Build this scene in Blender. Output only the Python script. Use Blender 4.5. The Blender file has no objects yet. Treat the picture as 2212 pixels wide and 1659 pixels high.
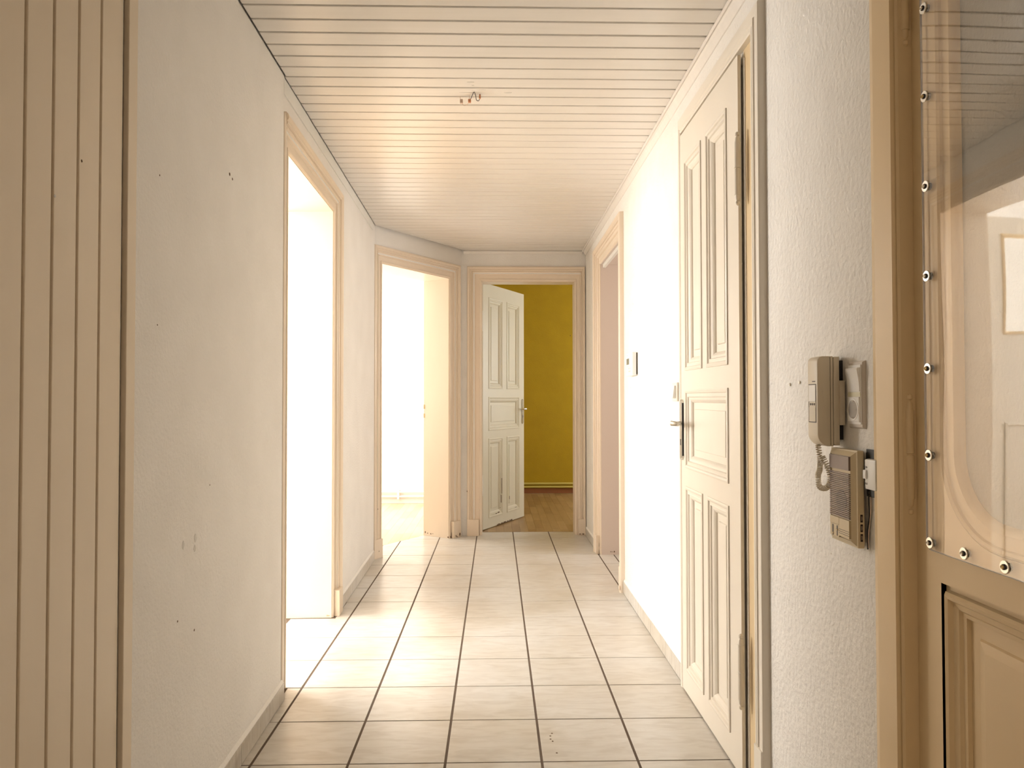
import bpy, bmesh, math, random
from mathutils import Vector, Matrix
random.seed(7)
S = bpy.context.scene
COL = S.collection

# ------------------------------------------------------------------ camera
H = 1.14
YAW, PIT, ROL = .0221, .0200, -.0010
fw = Vector((math.sin(YAW)*math.cos(PIT), math.cos(YAW)*math.cos(PIT), math.sin(PIT)))
rt = Vector((math.cos(YAW), -math.sin(YAW), 0)); up = rt.cross(fw)
rt, up = math.cos(ROL)*rt+math.sin(ROL)*up, -math.sin(ROL)*rt+math.cos(ROL)*up
cam = bpy.data.objects.new('camera', bpy.data.cameras.new('camera'))
COL.objects.link(cam)
cam.data.sensor_width = 36; cam.data.sensor_fit = 'HORIZONTAL'
cam.data.lens = 1571.7/2212*36; cam.data.clip_start = .05
mm = Matrix((rt, up, -fw)).transposed().to_4x4(); mm.translation = (0, 0, H)
cam.matrix_world = mm
S.camera = cam

# ------------------------------------------------------------------ world, light, exposure
S.view_settings.view_transform = 'Standard'; S.view_settings.look = 'None'
S.view_settings.gamma = 1; S.view_settings.use_curve_mapping = False
S.view_settings.exposure = 1.97
wd = bpy.data.worlds.new('sky'); S.world = wd; wd.use_nodes = True
wd.node_tree.nodes['Background'].inputs[0].default_value = (.93, .97, 1, 1)
wd.node_tree.nodes['Background'].inputs[1].default_value = 1.3

def area(name, loc, rot, sx, sy, power, col):
    l = bpy.data.lights.new(name, 'AREA'); l.shape = 'RECTANGLE'; l.size = sx; l.size_y = sy
    l.energy = power; l.color = col
    o = bpy.data.objects.new(name, l); COL.objects.link(o)
    o.location = loc; o.rotation_euler = rot; return o
R90 = math.pi/2
# daylight entering at the windows of the rooms (the stairwell light and hall fill have no window)
area('daylight_and_fill_left_room', (-4.28, 3.1, 1.55), (0, -R90, 0), 1.5, 2.6, 50, (1, .975, .95))
area('daylight_and_fill_left_room', (-3.25, 4.93, 1.5), (-R90, 0, 0), 1.8, 1.5, 78, (1, .975, .95))  # added fill: reaches the near right wall through the added window
area('hall_fill_behind', (0, -1.6, 2.30), (0, 0, 0), .3, .3, 3, (1, .80, .60))  # added warm fill behind the camera, not a known lamp
area('daylight_corner_room', (-2.13, 7.0, 1.5), (0, -R90, 0), 1.5, 1.5, 17, (1, .87, .73))
area('daylight_yellow_room', (2.72, 7.5, 1.5), (0, R90, 0), 1.4, 1.3, 5, (1, .95, .85))
area('daylight_bathroom', (2.62, 5.0, 1.7), (0, R90, 0), .8, .7, 6, (1, .92, .85))
area('stairwell_light', (2.3, .8, 1.9), (0, R90, 0), .9, .9, 7, (1, .93, .8))

# ------------------------------------------------------------------ materials
def mat(name, col, rough=.5, metal=0, noise=None, bump=None, spec=.5):
    """noise=(scale,amount[,detail,stretch]) varies the colour; bump=(scale,strength,dist)"""
    m = bpy.data.materials.new(name); m.use_nodes = True
    nt = m.node_tree; b = nt.nodes['Principled BSDF']
    b.inputs['Base Color'].default_value = (*col, 1); b.inputs['Roughness'].default_value = rough
    b.inputs['Metallic'].default_value = metal; b.inputs['Specular IOR Level'].default_value = spec
    tc = nt.nodes.new('ShaderNodeTexCoord')
    if noise:
        mp = nt.nodes.new('ShaderNodeMapping'); nt.links.new(tc.outputs['Object'], mp.inputs[0])
        st = noise[3] if len(noise) > 3 else (1, 1, 1)
        mp.inputs['Scale'].default_value = st
        n = nt.nodes.new('ShaderNodeTexNoise'); n.inputs['Scale'].default_value = noise[0]
        n.inputs['Detail'].default_value = noise[2] if len(noise) > 2 else 4
        nt.links.new(mp.outputs[0], n.inputs['Vector'])
        r = nt.nodes.new('ShaderNodeValToRGB'); a = noise[1]
        r.color_ramp.elements[0].position = .3; r.color_ramp.elements[1].position = .7
        r.color_ramp.elements[0].color = (col[0]*(1-a), col[1]*(1-a*1.1), col[2]*(1-a*1.25), 1)
        r.color_ramp.elements[1].color = (min(1, col[0]*(1+a*.5)), min(1, col[1]*(1+a*.5)), min(1, col[2]*(1+a*.5)), 1)
        nt.links.new(n.outputs[0], r.inputs[0]); nt.links.new(r.outputs[0], b.inputs['Base Color'])
    if bump:
        n2 = nt.nodes.new('ShaderNodeTexNoise'); n2.inputs['Scale'].default_value = bump[0]
        n2.inputs['Detail'].default_value = 3
        nt.links.new(tc.outputs['Object'], n2.inputs['Vector'])
        bp = nt.nodes.new('ShaderNodeBump'); bp.inputs['Strength'].default_value = bump[1]
        bp.inputs['Distance'].default_value = bump[2]
        nt.links.new(n2.outputs[0], bp.inputs['Height']); nt.links.new(bp.outputs[0], b.inputs['Normal'])
    return m

PLASTER = mat('white_woodchip_plaster', (.89, .86, .815), .85, noise=(5, .035, 6), bump=(95, .55, .004))
ROUGH = mat('rough_roller_plaster', (.89, .86, .81), .85, noise=(9, .03, 6), bump=(70, .8, .006))
CEILP = mat('cream_ceiling_paint', (.85, .81, .755), .30, noise=(6, .03, 5, (.4, 6, 1)), bump=(18, .12, .004))
CREAM = mat('cream_gloss_paint', (.86, .735, .59), .34, noise=(7, .025, 4, (1, 1, .3)), bump=(16, .10, .003))
TAN = mat('beige_gloss_paint', (.83, .645, .39), .36, noise=(6, .03, 4, (1, 1, .3)), bump=(14, .12, .003))
LEAFP = mat('ivory_gloss_paint', (.82, .757, .655), .36, noise=(7, .02, 4, (1, 1, .3)), bump=(14, .10, .003))
WHITEP = mat('white_gloss_paint', (.86, .85, .81), .36, noise=(7, .02, 4, (1, 1, .3)), bump=(14, .10, .003))
BOUNCEP = mat('mustard_bounce_paint', (.78, .735, .60), .36, noise=(7, .02, 4, (1, 1, .3)), bump=(14, .10, .003))  # white door paint with the mustard walls' bounce put into its colour
BOARDP = mat('beige_board_paint', (.82, .71, .56), .45, noise=(8, .03, 4, (1, 1, .15)), bump=(20, .15, .003))
GROUT = mat('brown_grout', (.12, .085, .06), .9)
VOID = mat('dark_gap', (.035, .02, .012), .9)  # near-black: joint colour, and the shade painted inside gaps
CHIP = mat('bare_wood_chip', (.16, .10, .06), .9)
CHIPL = mat('orange_primer_chip', (.62, .40, .26), .9)
MUSTARD = mat('mustard_wall_paint', (.49, .325, .008), .8, noise=(7, .06, 5), bump=(80, .4, .003))
YPIPE = mat('yellow_pipe_paint', (.68, .58, .16), .35)
REDSK = mat('reddish_wood_skirting', (.36, .14, .06), .4, noise=(12, .15, 4, (.3, 1, 1)))
PARQ = mat('oak_parquet', (.40, .26, .12), .4, noise=(14, .16, 5, (1, .15, 1)))
PARQ_LIT = mat('oak_parquet_lit', (.68, .54, .38), .4, noise=(14, .10, 5, (1, .15, 1)))  # same oak, the corner room's bright daylight put into the colour
PARQ_LIT2 = mat('oak_parquet_lit_warm', (.63, .48, .32), .4, noise=(14, .10, 5, (1, .15, 1)))  # warmer tone of the oak with daylight painted in
PARQ2 = mat('oak_parquet_light', (.46, .31, .15), .4, noise=(14, .14, 5, (1, .15, 1)))
PARQ3 = mat('oak_parquet_dark', (.34, .21, .09), .4, noise=(14, .16, 5, (1, .15, 1)))
BATHW = mat('pinkish_reveal_paint', (.70, .60, .53), .6)
CHROME = mat('satin_nickel', (.62, .60, .55), .25, 1)
STEEL = mat('galvanised_steel', (.80, .80, .78), .3, 1)
BLACK = mat('black_plastic', (.012, .012, .014), .5)
BRASS = mat('brass_screw', (.5, .38, .18), .4, 1)
IVORY = mat('ivory_plastic', (.74, .66, .52), .42)
BOXP = mat('yellowed_plastic', (.66, .55, .36), .42)
BROWNP = mat('brown_grille_plastic', (.27, .205, .17), .45)
SWWHITE = mat('off_white_plastic', (.88, .86, .82), .32)
SWFRAME = mat('greyish_frame_plastic', (.66, .60, .53), .4)
SWYEL = mat('yellowed_strip', (.74, .70, .50), .4)
SOCK = mat('grey_socket_recess', (.36, .32, .27), .5)
PUREW = mat('white_plastic', (.86, .86, .84), .35)
LCD = mat('olive_lcd', (.20, .19, .11), .3)
COPPER = mat('terracotta_connector', (.62, .27, .14), .6)
PINKC = mat('beige_connector', (.68, .52, .42), .6)
INK = mat('dark_ink', (.12, .10, .08), .6)
SMUDGE = mat('grey_smudge', (.70, .67, .62), .85)

def tile_mat(name, base, dark, sc=9.0):
    m = bpy.data.materials.new(name); m.use_nodes = True
    nt = m.node_tree; b = nt.nodes['Principled BSDF']; b.inputs['Roughness'].default_value = .28
    tc = nt.nodes.new('ShaderNodeTexCoord')
    mp = nt.nodes.new('ShaderNodeMapping'); mp.inputs['Scale'].default_value = (1, 4.0, 1)
    mp.inputs['Rotation'].default_value = (0, 0, .12)
    nt.links.new(tc.outputs['Object'], mp.inputs[0])
    n = nt.nodes.new('ShaderNodeTexNoise'); n.inputs['Scale'].default_value = sc; n.inputs['Detail'].default_value = 7
    n.inputs['Distortion'].default_value = .9
    nt.links.new(mp.outputs[0], n.inputs['Vector'])
    r = nt.nodes.new('ShaderNodeValToRGB')
    r.color_ramp.elements[0].position = .32; r.color_ramp.elements[0].color = (*dark, 1)
    r.color_ramp.elements[1].position = .60; r.color_ramp.elements[1].color = (*base, 1)
    nt.links.new(n.outputs[0], r.inputs[0])
    n2 = nt.nodes.new('ShaderNodeTexNoise'); n2.inputs['Scale'].default_value = 2.2; n2.inputs['Detail'].default_value = 3
    nt.links.new(tc.outputs['Object'], n2.inputs['Vector'])
    mx = nt.nodes.new('ShaderNodeMix'); mx.data_type = 'RGBA'; mx.blend_type = 'MULTIPLY'
    r2 = nt.nodes.new('ShaderNodeValToRGB')
    r2.color_ramp.elements[0].position = .35; r2.color_ramp.elements[0].color = (.90, .86, .80, 1)
    r2.color_ramp.elements[1].position = .6; r2.color_ramp.elements[1].color = (1, 1, 1, 1)
    nt.links.new(n2.outputs[0], r2.inputs[0])
    mx.inputs[0].default_value = 1
    nt.links.new(r.outputs[0], mx.inputs[6]); nt.links.new(r2.outputs[0], mx.inputs[7])
    nt.links.new(mx.outputs[2], b.inputs['Base Color'])
    return m
TILE = tile_mat('marbled_beige_tile', (.695, .672, .632), (.60, .565, .515))
TILEG = tile_mat('marbled_grey_skirting_tile', (.66, .63, .58), (.55, .51, .45), 12)

def glassy(name, refl, tint, wave, sc):
    m = bpy.data.materials.new(name); m.use_nodes = True
    nt = m.node_tree; nt.nodes.clear()
    o = nt.nodes.new('ShaderNodeOutputMaterial'); mix = nt.nodes.new('ShaderNodeMixShader')
    t = nt.nodes.new('ShaderNodeBsdfTransparent'); t.inputs[0].default_value = (*tint, 1)
    g = nt.nodes.new('ShaderNodeBsdfGlossy'); g.inputs['Roughness'].default_value = .015
    g.inputs[0].default_value = (1, 1, 1, 1)
    fr = nt.nodes.new('ShaderNodeFresnel'); fr.inputs[0].default_value = refl
    tc = nt.nodes.new('ShaderNodeTexCoord'); n = nt.nodes.new('ShaderNodeTexNoise')
    n.inputs['Scale'].default_value = sc; n.inputs['Detail'].default_value = 1
    bp = nt.nodes.new('ShaderNodeBump'); bp.inputs['Strength'].default_value = 1; bp.inputs['Distance'].default_value = wave
    nt.links.new(tc.outputs['Object'], n.inputs['Vector']); nt.links.new(n.outputs[0], bp.inputs['Height'])
    nt.links.new(bp.outputs[0], g.inputs['Normal'])
    ge = nt.nodes.new('ShaderNodeNewGeometry'); iv = nt.nodes.new('ShaderNodeMath'); iv.operation = 'SUBTRACT'
    iv.inputs[0].default_value = 1; nt.links.new(ge.outputs['Backfacing'], iv.inputs[1])
    mu = nt.nodes.new('ShaderNodeMath'); mu.operation = 'MULTIPLY'
    nt.links.new(fr.outputs[0], mu.inputs[0]); nt.links.new(iv.outputs[0], mu.inputs[1])
    nt.links.new(mu.outputs[0], mix.inputs[0]); nt.links.new(t.outputs[0], mix.inputs[1]); nt.links.new(g.outputs[0], mix.inputs[2])
    nt.links.new(mix.outputs[0], o.inputs[0])
    return m
PLEXI = glassy('clear_acrylic', 2.0, (.97, .96, .94), .0016, 2.2)
PANE = glassy('window_glass', 1.5, (.98, .99, .99), .0, 1)
FROST = bpy.data.materials.new('frosted_patterned_glass'); FROST.use_nodes = True
_b = FROST.node_tree.nodes['Principled BSDF']
_b.inputs['Base Color'].default_value = (.32, .31, .275, 1); _b.inputs['Roughness'].default_value = .45
_b.inputs['Transmission Weight'].default_value = .25
_n = FROST.node_tree.nodes.new('ShaderNodeTexNoise'); _n.inputs['Scale'].default_value = 160
_t = FROST.node_tree.nodes.new('ShaderNodeTexCoord'); _p = FROST.node_tree.nodes.new('ShaderNodeBump')
_p.inputs['Strength'].default_value = .6; _p.inputs['Distance'].default_value = .002
FROST.node_tree.links.new(_t.outputs['Object'], _n.inputs['Vector'])
FROST.node_tree.links.new(_n.outputs[0], _p.inputs['Height']); FROST.node_tree.links.new(_p.outputs[0], _b.inputs['Normal'])

# ------------------------------------------------------------------ geometry helpers
class G:
    """collects verts / faces"""
    def __init__(s, fr=None): s.v = []; s.f = []; s.fr = fr
    def p(s, u, n, z):
        if s.fr: o, U, N = s.fr; q = (o[0]+u*U[0]+n*N[0], o[1]+u*U[1]+n*N[1], z)
        else: q = (u, n, z)
        s.v.append(q); return len(s.v)-1
    def box(s, u0, u1, n0, n1, z0, z1, c=0):
        if c:
            return s.cbox(u0, u1, n0, n1, z0, z1, c)
        i = [s.p(u, n, z) for z in (z0, z1) for n in (n0, n1) for u in (u0, u1)]
        for q in ((0,1,3,2), (4,6,7,5), (0,4,5,1), (2,3,7,6), (0,2,6,4), (1,5,7,3)): s.f.append([i[k] for k in q])
        return s
    def cbox(s, u0, u1, n0, n1, z0, z1, c):
        """box with every edge chamfered by c"""
        bm = bmesh.new()
        vs = [bm.verts.new((u, n, z)) for z in (z0, z1) for n in (n0, n1) for u in (u0, u1)]
        for q in ((0,1,3,2), (4,6,7,5), (0,4,5,1), (2,3,7,6), (0,2,6,4), (1,5,7,3)): bm.faces.new([vs[k] for k in q])
        bmesh.ops.bevel(bm, geom=list(bm.edges), offset=c, segments=2, affect='EDGES', profile=.6)
        bm.verts.index_update(); base = len(s.v)
        for v in bm.verts: s.p(*v.co)
        for f in bm.faces: s.f.append([base+v.index for v in f.verts])
        bm.free(); return s
    def loops(s, rings, closed=True, cap0=False, cap1=False):
        idx = [[s.p(*q) for q in r] for r in rings]
        n = len(idx[0])
        for a, b in zip(idx, idx[1:]):
            for k in range(n if closed else n-1):
                s.f.append([a[k], a[(k+1) % n], b[(k+1) % n], b[k]])
        if cap0: s.f.append(idx[0][::-1])
        if cap1: s.f.append(idx[-1])
        return s
    def rect(s, u0, u1, z0, z1, prof, cap=True):
        """nested rectangles, prof = [(inset, n)]"""
        return s.loops([[(u0+i, h, z0+i), (u1-i, h, z0+i), (u1-i, h, z1-i), (u0+i, h, z1-i)] for i, h in prof], True, False, cap)
    def prism(s, pts, a0, a1, axis='z', c=0):
        """pts polygon extruded; axis z: pts=(u,n); n: pts=(u,z); u: pts=(n,z)"""
        def P(q, a): return (q[0], q[1], a) if axis == 'z' else ((q[0], a, q[1]) if axis == 'n' else (a, q[0], q[1]))
        if not c: return s.loops([[P(q, a0) for q in pts], [P(q, a1) for q in pts]], True, True, True)
        ins = shrink(pts, c); d = c if a1 > a0 else -c
        return s.loops([[P(q, a0) for q in pts], [P(q, a1-d) for q in pts], [P(q, a1) for q in ins]], True, True, True)
    def cyl(s, c, r, a0, a1, axis='z', n=16, r1=None):
        pts = [(math.cos(2*math.pi*k/n), math.sin(2*math.pi*k/n)) for k in range(n)]
        r1 = r if r1 is None else r1
        def P(q, rr, a):
            x, y = c[0]+q[0]*rr, c[1]+q[1]*rr
            return (x, y, a) if axis == 'z' else ((x, a, y) if axis == 'n' else (a, x, y))
        return s.loops([[P(q, r, a0) for q in pts], [P(q, r1, a1) for q in pts]], True, True, True)
    def lathe(s, cx, cy, prof, n=14):
        """prof=[(z,r)] vertical axis"""
        return s.loops([[(cx+r*math.cos(2*math.pi*k/n), cy+r*math.sin(2*math.pi*k/n), z) for k in range(n)] for z, r in prof], True, True, True)
    def lathe_n(s, cu, cz, prof, n=20):
        """prof=[(n,r)] axis along n"""
        return s.loops([[(cu+r*math.cos(2*math.pi*k/n), h, cz+r*math.sin(2*math.pi*k/n)) for k in range(n)] for h, r in prof], True, True, True)
    def tube(s, pts, r, n=8):
        pts = [Vector(p) for p in pts]; rings = []
        for k, p in enumerate(pts):
            d = (pts[min(k+1, len(pts)-1)]-pts[max(k-1, 0)]).normalized()
            a = Vector((0, 0, 1)) if abs(d.z) < .9 else Vector((1, 0, 0))
            x = d.cross(a).normalized(); y = d.cross(x)
            rings.append([tuple(p+r*(math.cos(2*math.pi*j/n)*x+math.sin(2*math.pi*j/n)*y)) for j in range(n)])
        return s.loops(rings, True, True, True)

def shrink(pts, c):
    n = len(pts); A = sum(pts[i][0]*pts[(i+1) % n][1]-pts[(i+1) % n][0]*pts[i][1] for i in range(n))
    sg = 1 if A > 0 else -1; out = []
    for i in range(n):
        p0, p1, p2 = Vector(pts[i-1]), Vector(pts[i]), Vector(pts[(i+1) % n])
        e1 = (p1-p0).normalized(); e2 = (p2-p1).normalized()
        n1 = Vector((-e1.y, e1.x))*sg; n2 = Vector((-e2.y, e2.x))*sg
        k = c/max(.3, 1+n1.dot(n2)); q = p1+(n1+n2)*k; out.append((q.x, q.y))
    return out

def clip(poly, planes):
    """planes: (a,b,c) keep a*x+b*y<=c"""
    for a, b, c in planes:
        out = []
        for i in range(len(poly)):
            p, q = poly[i-1], poly[i]
            dp, dq = a*p[0]+b*p[1]-c, a*q[0]+b*q[1]-c
            if (dp <= 0) != (dq <= 0):
                t = dp/(dp-dq); out.append((p[0]+t*(q[0]-p[0]), p[1]+t*(q[1]-p[1])))
            if dq <= 0: out.append(q)
        poly = []
        for p in out:
            if not poly or abs(p[0]-poly[-1][0])+abs(p[1]-poly[-1][1]) > 1e-5: poly.append(p)
        if len(poly) > 1 and abs(poly[0][0]-poly[-1][0])+abs(poly[0][1]-poly[-1][1]) < 1e-5: poly.pop()
        if len(poly) < 3: return []
    return poly

def mk(name, g, m, parent=None, smooth=False, label=None, cat=None, group=None, kind=None):
    me = bpy.data.meshes.new(name); me.from_pydata(g.v, [], g.f); me.materials.append(m)
    bm = bmesh.new(); bm.from_mesh(me)
    bmesh.ops.remove_doubles(bm, verts=bm.verts, dist=1e-6)
    bmesh.ops.recalc_face_normals(bm, faces=bm.faces); bm.to_mesh(me); bm.free()
    if smooth:
        me.polygons.foreach_set('use_smooth', [True]*len(me.polygons))
        me.set_sharp_from_angle(angle=.6)
    o = bpy.data.objects.new(name, me); COL.objects.link(o)
    if parent: o.parent = parent
    tag(o, label, cat, group, kind); return o

def tag(o, label=None, cat=None, group=None, kind=None):
    if label: o['label'] = label
    if cat: o['category'] = cat
    if group: o['group'] = group
    if kind: o['kind'] = kind
    return o

def empty(name, label, cat, kind=None, group=None):
    o = bpy.data.objects.new(name, None); COL.objects.link(o); o.empty_display_size = .05
    return tag(o, label, cat, group, kind)

def text(name, s, loc, size, m, parent, rot, label=None):
    c = bpy.data.curves.new(name, 'FONT'); c.body = s; c.size = size; c.extrude = .0001; c.align_x = 'CENTER'
    t = bpy.data.objects.new(name, c); COL.objects.link(t)
    me = bpy.data.meshes.new_from_object(t); COL.objects.unlink(t); bpy.data.objects.remove(t); bpy.data.curves.remove(c)
    me.materials.clear(); me.materials.append(m)
    o = bpy.data.objects.new(name, me); COL.objects.link(o)
    o.location = loc; o.rotation_euler = rot; o.parent = parent
    return o

# ------------------------------------------------------------------ layout numbers
XR = .755                      # right wall face
def xl(y): return -(.766+.0196*y)     # left wall face
ZC = 2.38                      # board ceiling
TW = .3029; TX0 = -.7648; TY0 = 2.3044; ZT = 0.0
A = (-.865, 5.199); D = (.5632, .8265); N = (.8265, -.5632)   # slanting wall: start, direction, normal to hall
def on_slant(s, h): return (A[0]+D[0]*s+N[0]*h, A[1]+D[1]*s+N[1]*h)
THR = (-N[0], -N[1], -(N[0]*A[0]+N[1]*A[1])+.295)             # threshold line of slanting opening
YT = 6.25                      # threshold of end doorway
ZO = 2.128                     # door opening height

# ------------------------------------------------------------------ floor with single tiles
floor = mk('floor', G().box(-1.12, 1.04, -2.4, 6.25, -.10, -.0014), GROUT, kind='structure',
           label='hall floor of marbled beige tiles with dark brown joints', cat='floor')
def tile(poly):
    poly = clip(poly, [])if False else poly
    if len(poly) < 3: return
    xs = [p[0] for p in poly]; ys = [p[1] for p in poly]
    if max(xs)-min(xs) < .012 or max(ys)-min(ys) < .012: return
    dz = random.uniform(-.0003, .0003)
    mk('tile', G().prism(poly, -.004, ZT+dz, 'z', .0008), TILE, floor)
J = .0042
for r in range(-9, 14):
    y0 = TY0+r*TW; y1 = y0+TW
    jy = .0024 if r % 3 else .0028
    for c in range(-1, 8):
        x0 = TX0+c*TW; x1 = x0+TW
        if c == 5: x1 = .86
        if c == 6: x0, x1 = .86, 1.0
        if c == 7: continue
        q = [(x0+J, y0+jy), (x1-J, y0+jy), (x1-J, y1-jy), (x0+J, y1-jy)]
        pl = [(0, 1, YT), THR]
        if c == -1:
            if y1 > 2.92 and y0 < 3.84: pl += [(0, 1, 3.84), (0, -1, -2.80)] if y0 < 3.7 else [(-1, 0, .835)]
            else: pl.append((-1, -.0196, .764))
        if c == 4 and not (r > 6 and r < 10): pl.append((1, 0, .753))
        if c >= 5:
            if r < 6 or r > 9: continue
            pl += [(0, -1, -4.385), (0, 1, 5.322)]
        tile(clip(q, pl))

# ------------------------------------------------------------------ walls of the hall
def wallseg(g, s0, s1, z0, z1, t, holes=()):
    """front face at n=0, body to n=-t; holes (a,b,z0,z1)"""
    s = s0
    for a, b, h0, h1 in sorted(holes):
        if a > s: g.box(s, a, -t, 0, z0, z1)
        if h0 > z0: g.box(a, b, -t, 0, z0, h0)
        if h1 < z1: g.box(a, b, -t, 0, h1, z1)
        s = b
    if s < s1: g.box(s, s1, -t, 0, z0, z1)
    return g
# left wall runs slightly out of square
ldir = Vector((-.0196, 1)).normalized(); LW = ((xl(0), 0), (ldir.x, ldir.y), (ldir.y, -ldir.x))
def ls(y): return y/ldir.y
wl = mk('wall_left', wallseg(G(LW), ls(1.56), ls(5.24), -.02, 2.6, .27, [(ls(2.92)-.055, ls(3.835)+.055, -.02, ZO+.055)]), PLASTER,
        kind='structure', label='long white plaster wall with doorway opening on the left side of hall', cat='wall')
mk('plaster_skin', G(LW).box(ls(1.60), ls(2.785), 0, .009, .0, 2.379, .001), PLASTER, wl)
mk('wall_left', wallseg(G(((xl(0)-.006, 0), (ldir.x, ldir.y), (ldir.y, -ldir.x))), ls(-2.4), ls(1.56), -.02, 2.6, .27), PLASTER, kind='structure',
   label='white wall behind the beige vertical boards at left', cat='wall')
RW = ((XR, 0), (0, 1), (-1, 0))
wr = mk('wall_right', wallseg(G(RW), -2.4, 6.35, -.02, 2.6, .27,
        [(.37, 1.335, -.02, 2.12), (2.18, 2.86, -.02, 2.175), (4.335, 5.375, -.02, ZO+.055)]), ROUGH, kind='structure',
        label='white rough plaster wall with three doors on the right side of hall', cat='wall')
SW = (A, D, N)
off = -.020                    # wall plane behind the casing front
def slfr(): return ((A[0]+N[0]*off, A[1]+N[1]*off), D, N)
SLI0, SLI1 = .112, .905        # opening along the slanting wall
ws = mk('wall_slanting', wallseg(G(slfr()), -.01, 1.08, -.02, 2.6, .275, [(SLI0-.055, SLI1+.055, -.02, ZO+.055)]), PLASTER, kind='structure',
        label='short slanting white wall around the bright doorway at far left', cat='wall')
EW = ((0, 6.085), (1, 0), (0, -1))
we = mk('wall_end', wallseg(G(EW), -.31, XR, -.02, 2.6, .165, [(-.176, .715, -.02, ZO+.055)]), PLASTER, kind='structure',
        label='narrow white end wall above and beside the doorway to mustard room', cat='wall')
mk('wall_back', wallseg(G(((0, -2.4), (1, 0), (0, 1))), -.9, .9, -.02, 2.6, .2), PLASTER, kind='structure',
   label='plain white wall behind the camera', cat='wall')

# neighbouring rooms
def room(name, boxes, m, label):
    g = G()
    for b in boxes: g.box(*b)
    return mk(name, g, m, kind='structure', label=label, cat='wall')
# left room: X -4.3..-1.1, Y .9..4.95
room('wall_west', [(-4.5, -4.3, .7, 1.75, 0, 2.6), (-4.5, -4.3, 4.45, 5.1, 0, 2.6), (-4.5, -4.3, 1.75, 4.45, 0, .75), (-4.5, -4.3, 1.75, 4.45, 2.35, 2.6)],
     PLASTER, 'white window wall of the room behind the large left doorway')
room('wall_south', [(-4.5, -1.1, .7, .9, 0, 2.6)], PLASTER, 'white near wall of the room behind the large left doorway')
room('wall_north', [(-4.5, -4.2, 4.95, 5.08, 0, 2.6), (-2.3, -1.14, 4.95, 5.08, 0, 2.6), (-4.2, -2.3, 4.95, 5.08, 0, .7), (-4.2, -2.3, 4.95, 5.08, 2.3, 2.6)], PLASTER, 'white wall with added second window in the left room')
# corner room: X -3.4..-.31, Y 5.08..7.98
room('wall_west', [(-2.33, -2.18, 5.08, 6.2, 0, 2.6), (-2.33, -2.18, 7.8, 8.2, 0, 2.6), (-2.33, -2.18, 6.2, 7.8, 0, .7), (-2.33, -2.18, 6.2, 7.8, 2.3, 2.6)],
     PLASTER, 'white window wall of the corner room behind slanting doorway')
room('wall_north', [(-2.33, -.2, 7.98, 8.15, 0, 2.6)], PLASTER, 'bright white far wall seen through the slanting doorway')
room('wall_east', [(-.31, -.27, 6.25, 8.0, 0, 2.6)], PLASTER, 'white side wall of the corner room')
# mustard room: X -.27..2.75, Y 6.25..8.79
room('wall_north', [(-.4, 2.9, 8.79, 8.95, 0, 2.6)], MUSTARD, 'mustard yellow far wall seen through the end doorway')
room('wall_west', [(-.27, -.21, 6.25, 8.79, 0, 2.6)], MUSTARD, 'mustard yellow wall behind the open ivory door')
room('wall_east', [(2.75, 2.9, 6.1, 6.85, 0, 2.6), (2.75, 2.9, 8.15, 8.9, 0, 2.6), (2.75, 2.9, 6.85, 8.15, 0, .75), (2.75, 2.9, 6.85, 8.15, 2.25, 2.6)],
     MUSTARD, 'mustard yellow window wall of the end room')
room('wall_south', [(1.03, 2.9, 6.12, 6.25, 0, 2.6)], MUSTARD, 'mustard yellow near wall of the end room')
room('wall_east', [(2.65, 2.75, 3.8, 4.6, 0, 2.6), (2.65, 2.75, 5.4, 6.2, 0, 2.6), (2.65, 2.75, 4.6, 5.4, 0, 1.3), (2.65, 2.75, 4.6, 5.4, 2.1, 2.6)],
     BATHW, 'pinkish wall of the dim side room on the far right')
room('wall_south', [(1.02, 2.7, 3.75, 3.85, 0, 2.6)], BATHW, 'pinkish partition of the dim side room on the right')
room('wall_east', [(1.75, 1.85, 1.9, 3.8, 0, 2.6), (1.02, 1.85, 1.82, 1.92, 0, 2.6)], BATHW, 'wall of the closet behind the panelled right door')
room('wall_east', [(2.4, 2.5, -.4, 1.9, 0, 2.6), (1.02, 2.5, -.4, -.3, 0, 2.6)], BATHW, 'stairwell wall behind the entrance door')
for b, nm in (((-4.5, -1.12, .7, 5.08), 'left room'), ((1.04, 2.9, -.4, 6.25), 'right side rooms')):
    mk('floor', G().box(*b, -.1, -.006), PARQ2 if nm[0] == 'l' else BATHW, kind='structure', label='plain floor of the '+nm, cat='floor')
mk('ceiling', G().box(-4.6, 3.0, -2.7, 9.1, 2.6, 2.7), PLASTER, kind='structure', label='white plaster ceiling over the side rooms', cat='ceiling')

# parquet floors
def parquet(name, x0, x1, y0, y1, px0, px1, label, planes=(), mats=(PARQ, PARQ, PARQ2, PARQ3)):
    f = mk(name, G().box(x0, x1, y0, y1, -.1, -.012), VOID, kind='structure', label=label, cat='floor')
    w, L = .0700, .42; k = 0; x = px0
    while x < px1:
        y = y0-random.uniform(0, L)
        while y < y1:
            p = clip([(x+.0004, y+.0004), (x+w-.0004, y+.0004), (x+w-.0004, y+L-.0004), (x+.0004, y+L-.0004)],
                     [(0, -1, -y0), (0, 1, y1), (-1, 0, -x0), (1, 0, x1)]+list(planes))
            if len(p) > 2 and max(q[1] for q in p)-min(q[1] for q in p) > .01:
                mk('parquet_strip', G().prism(p, -.013, random.uniform(-.0012, -.0008), 'z', .0003), random.choice(mats), f)
            y += L
        x += w; k += 1
    return f
parquet('floor', -.21, 1.42, YT+.004, 8.79, -.21, 1.42, 'oak parquet floor of the mustard yellow room')
mk('floor', G().box(1.42, 2.75, YT, 8.79, -.1, -.002), PARQ, kind='structure', label='oak floor under the window of the mustard room', cat='floor')
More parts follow.
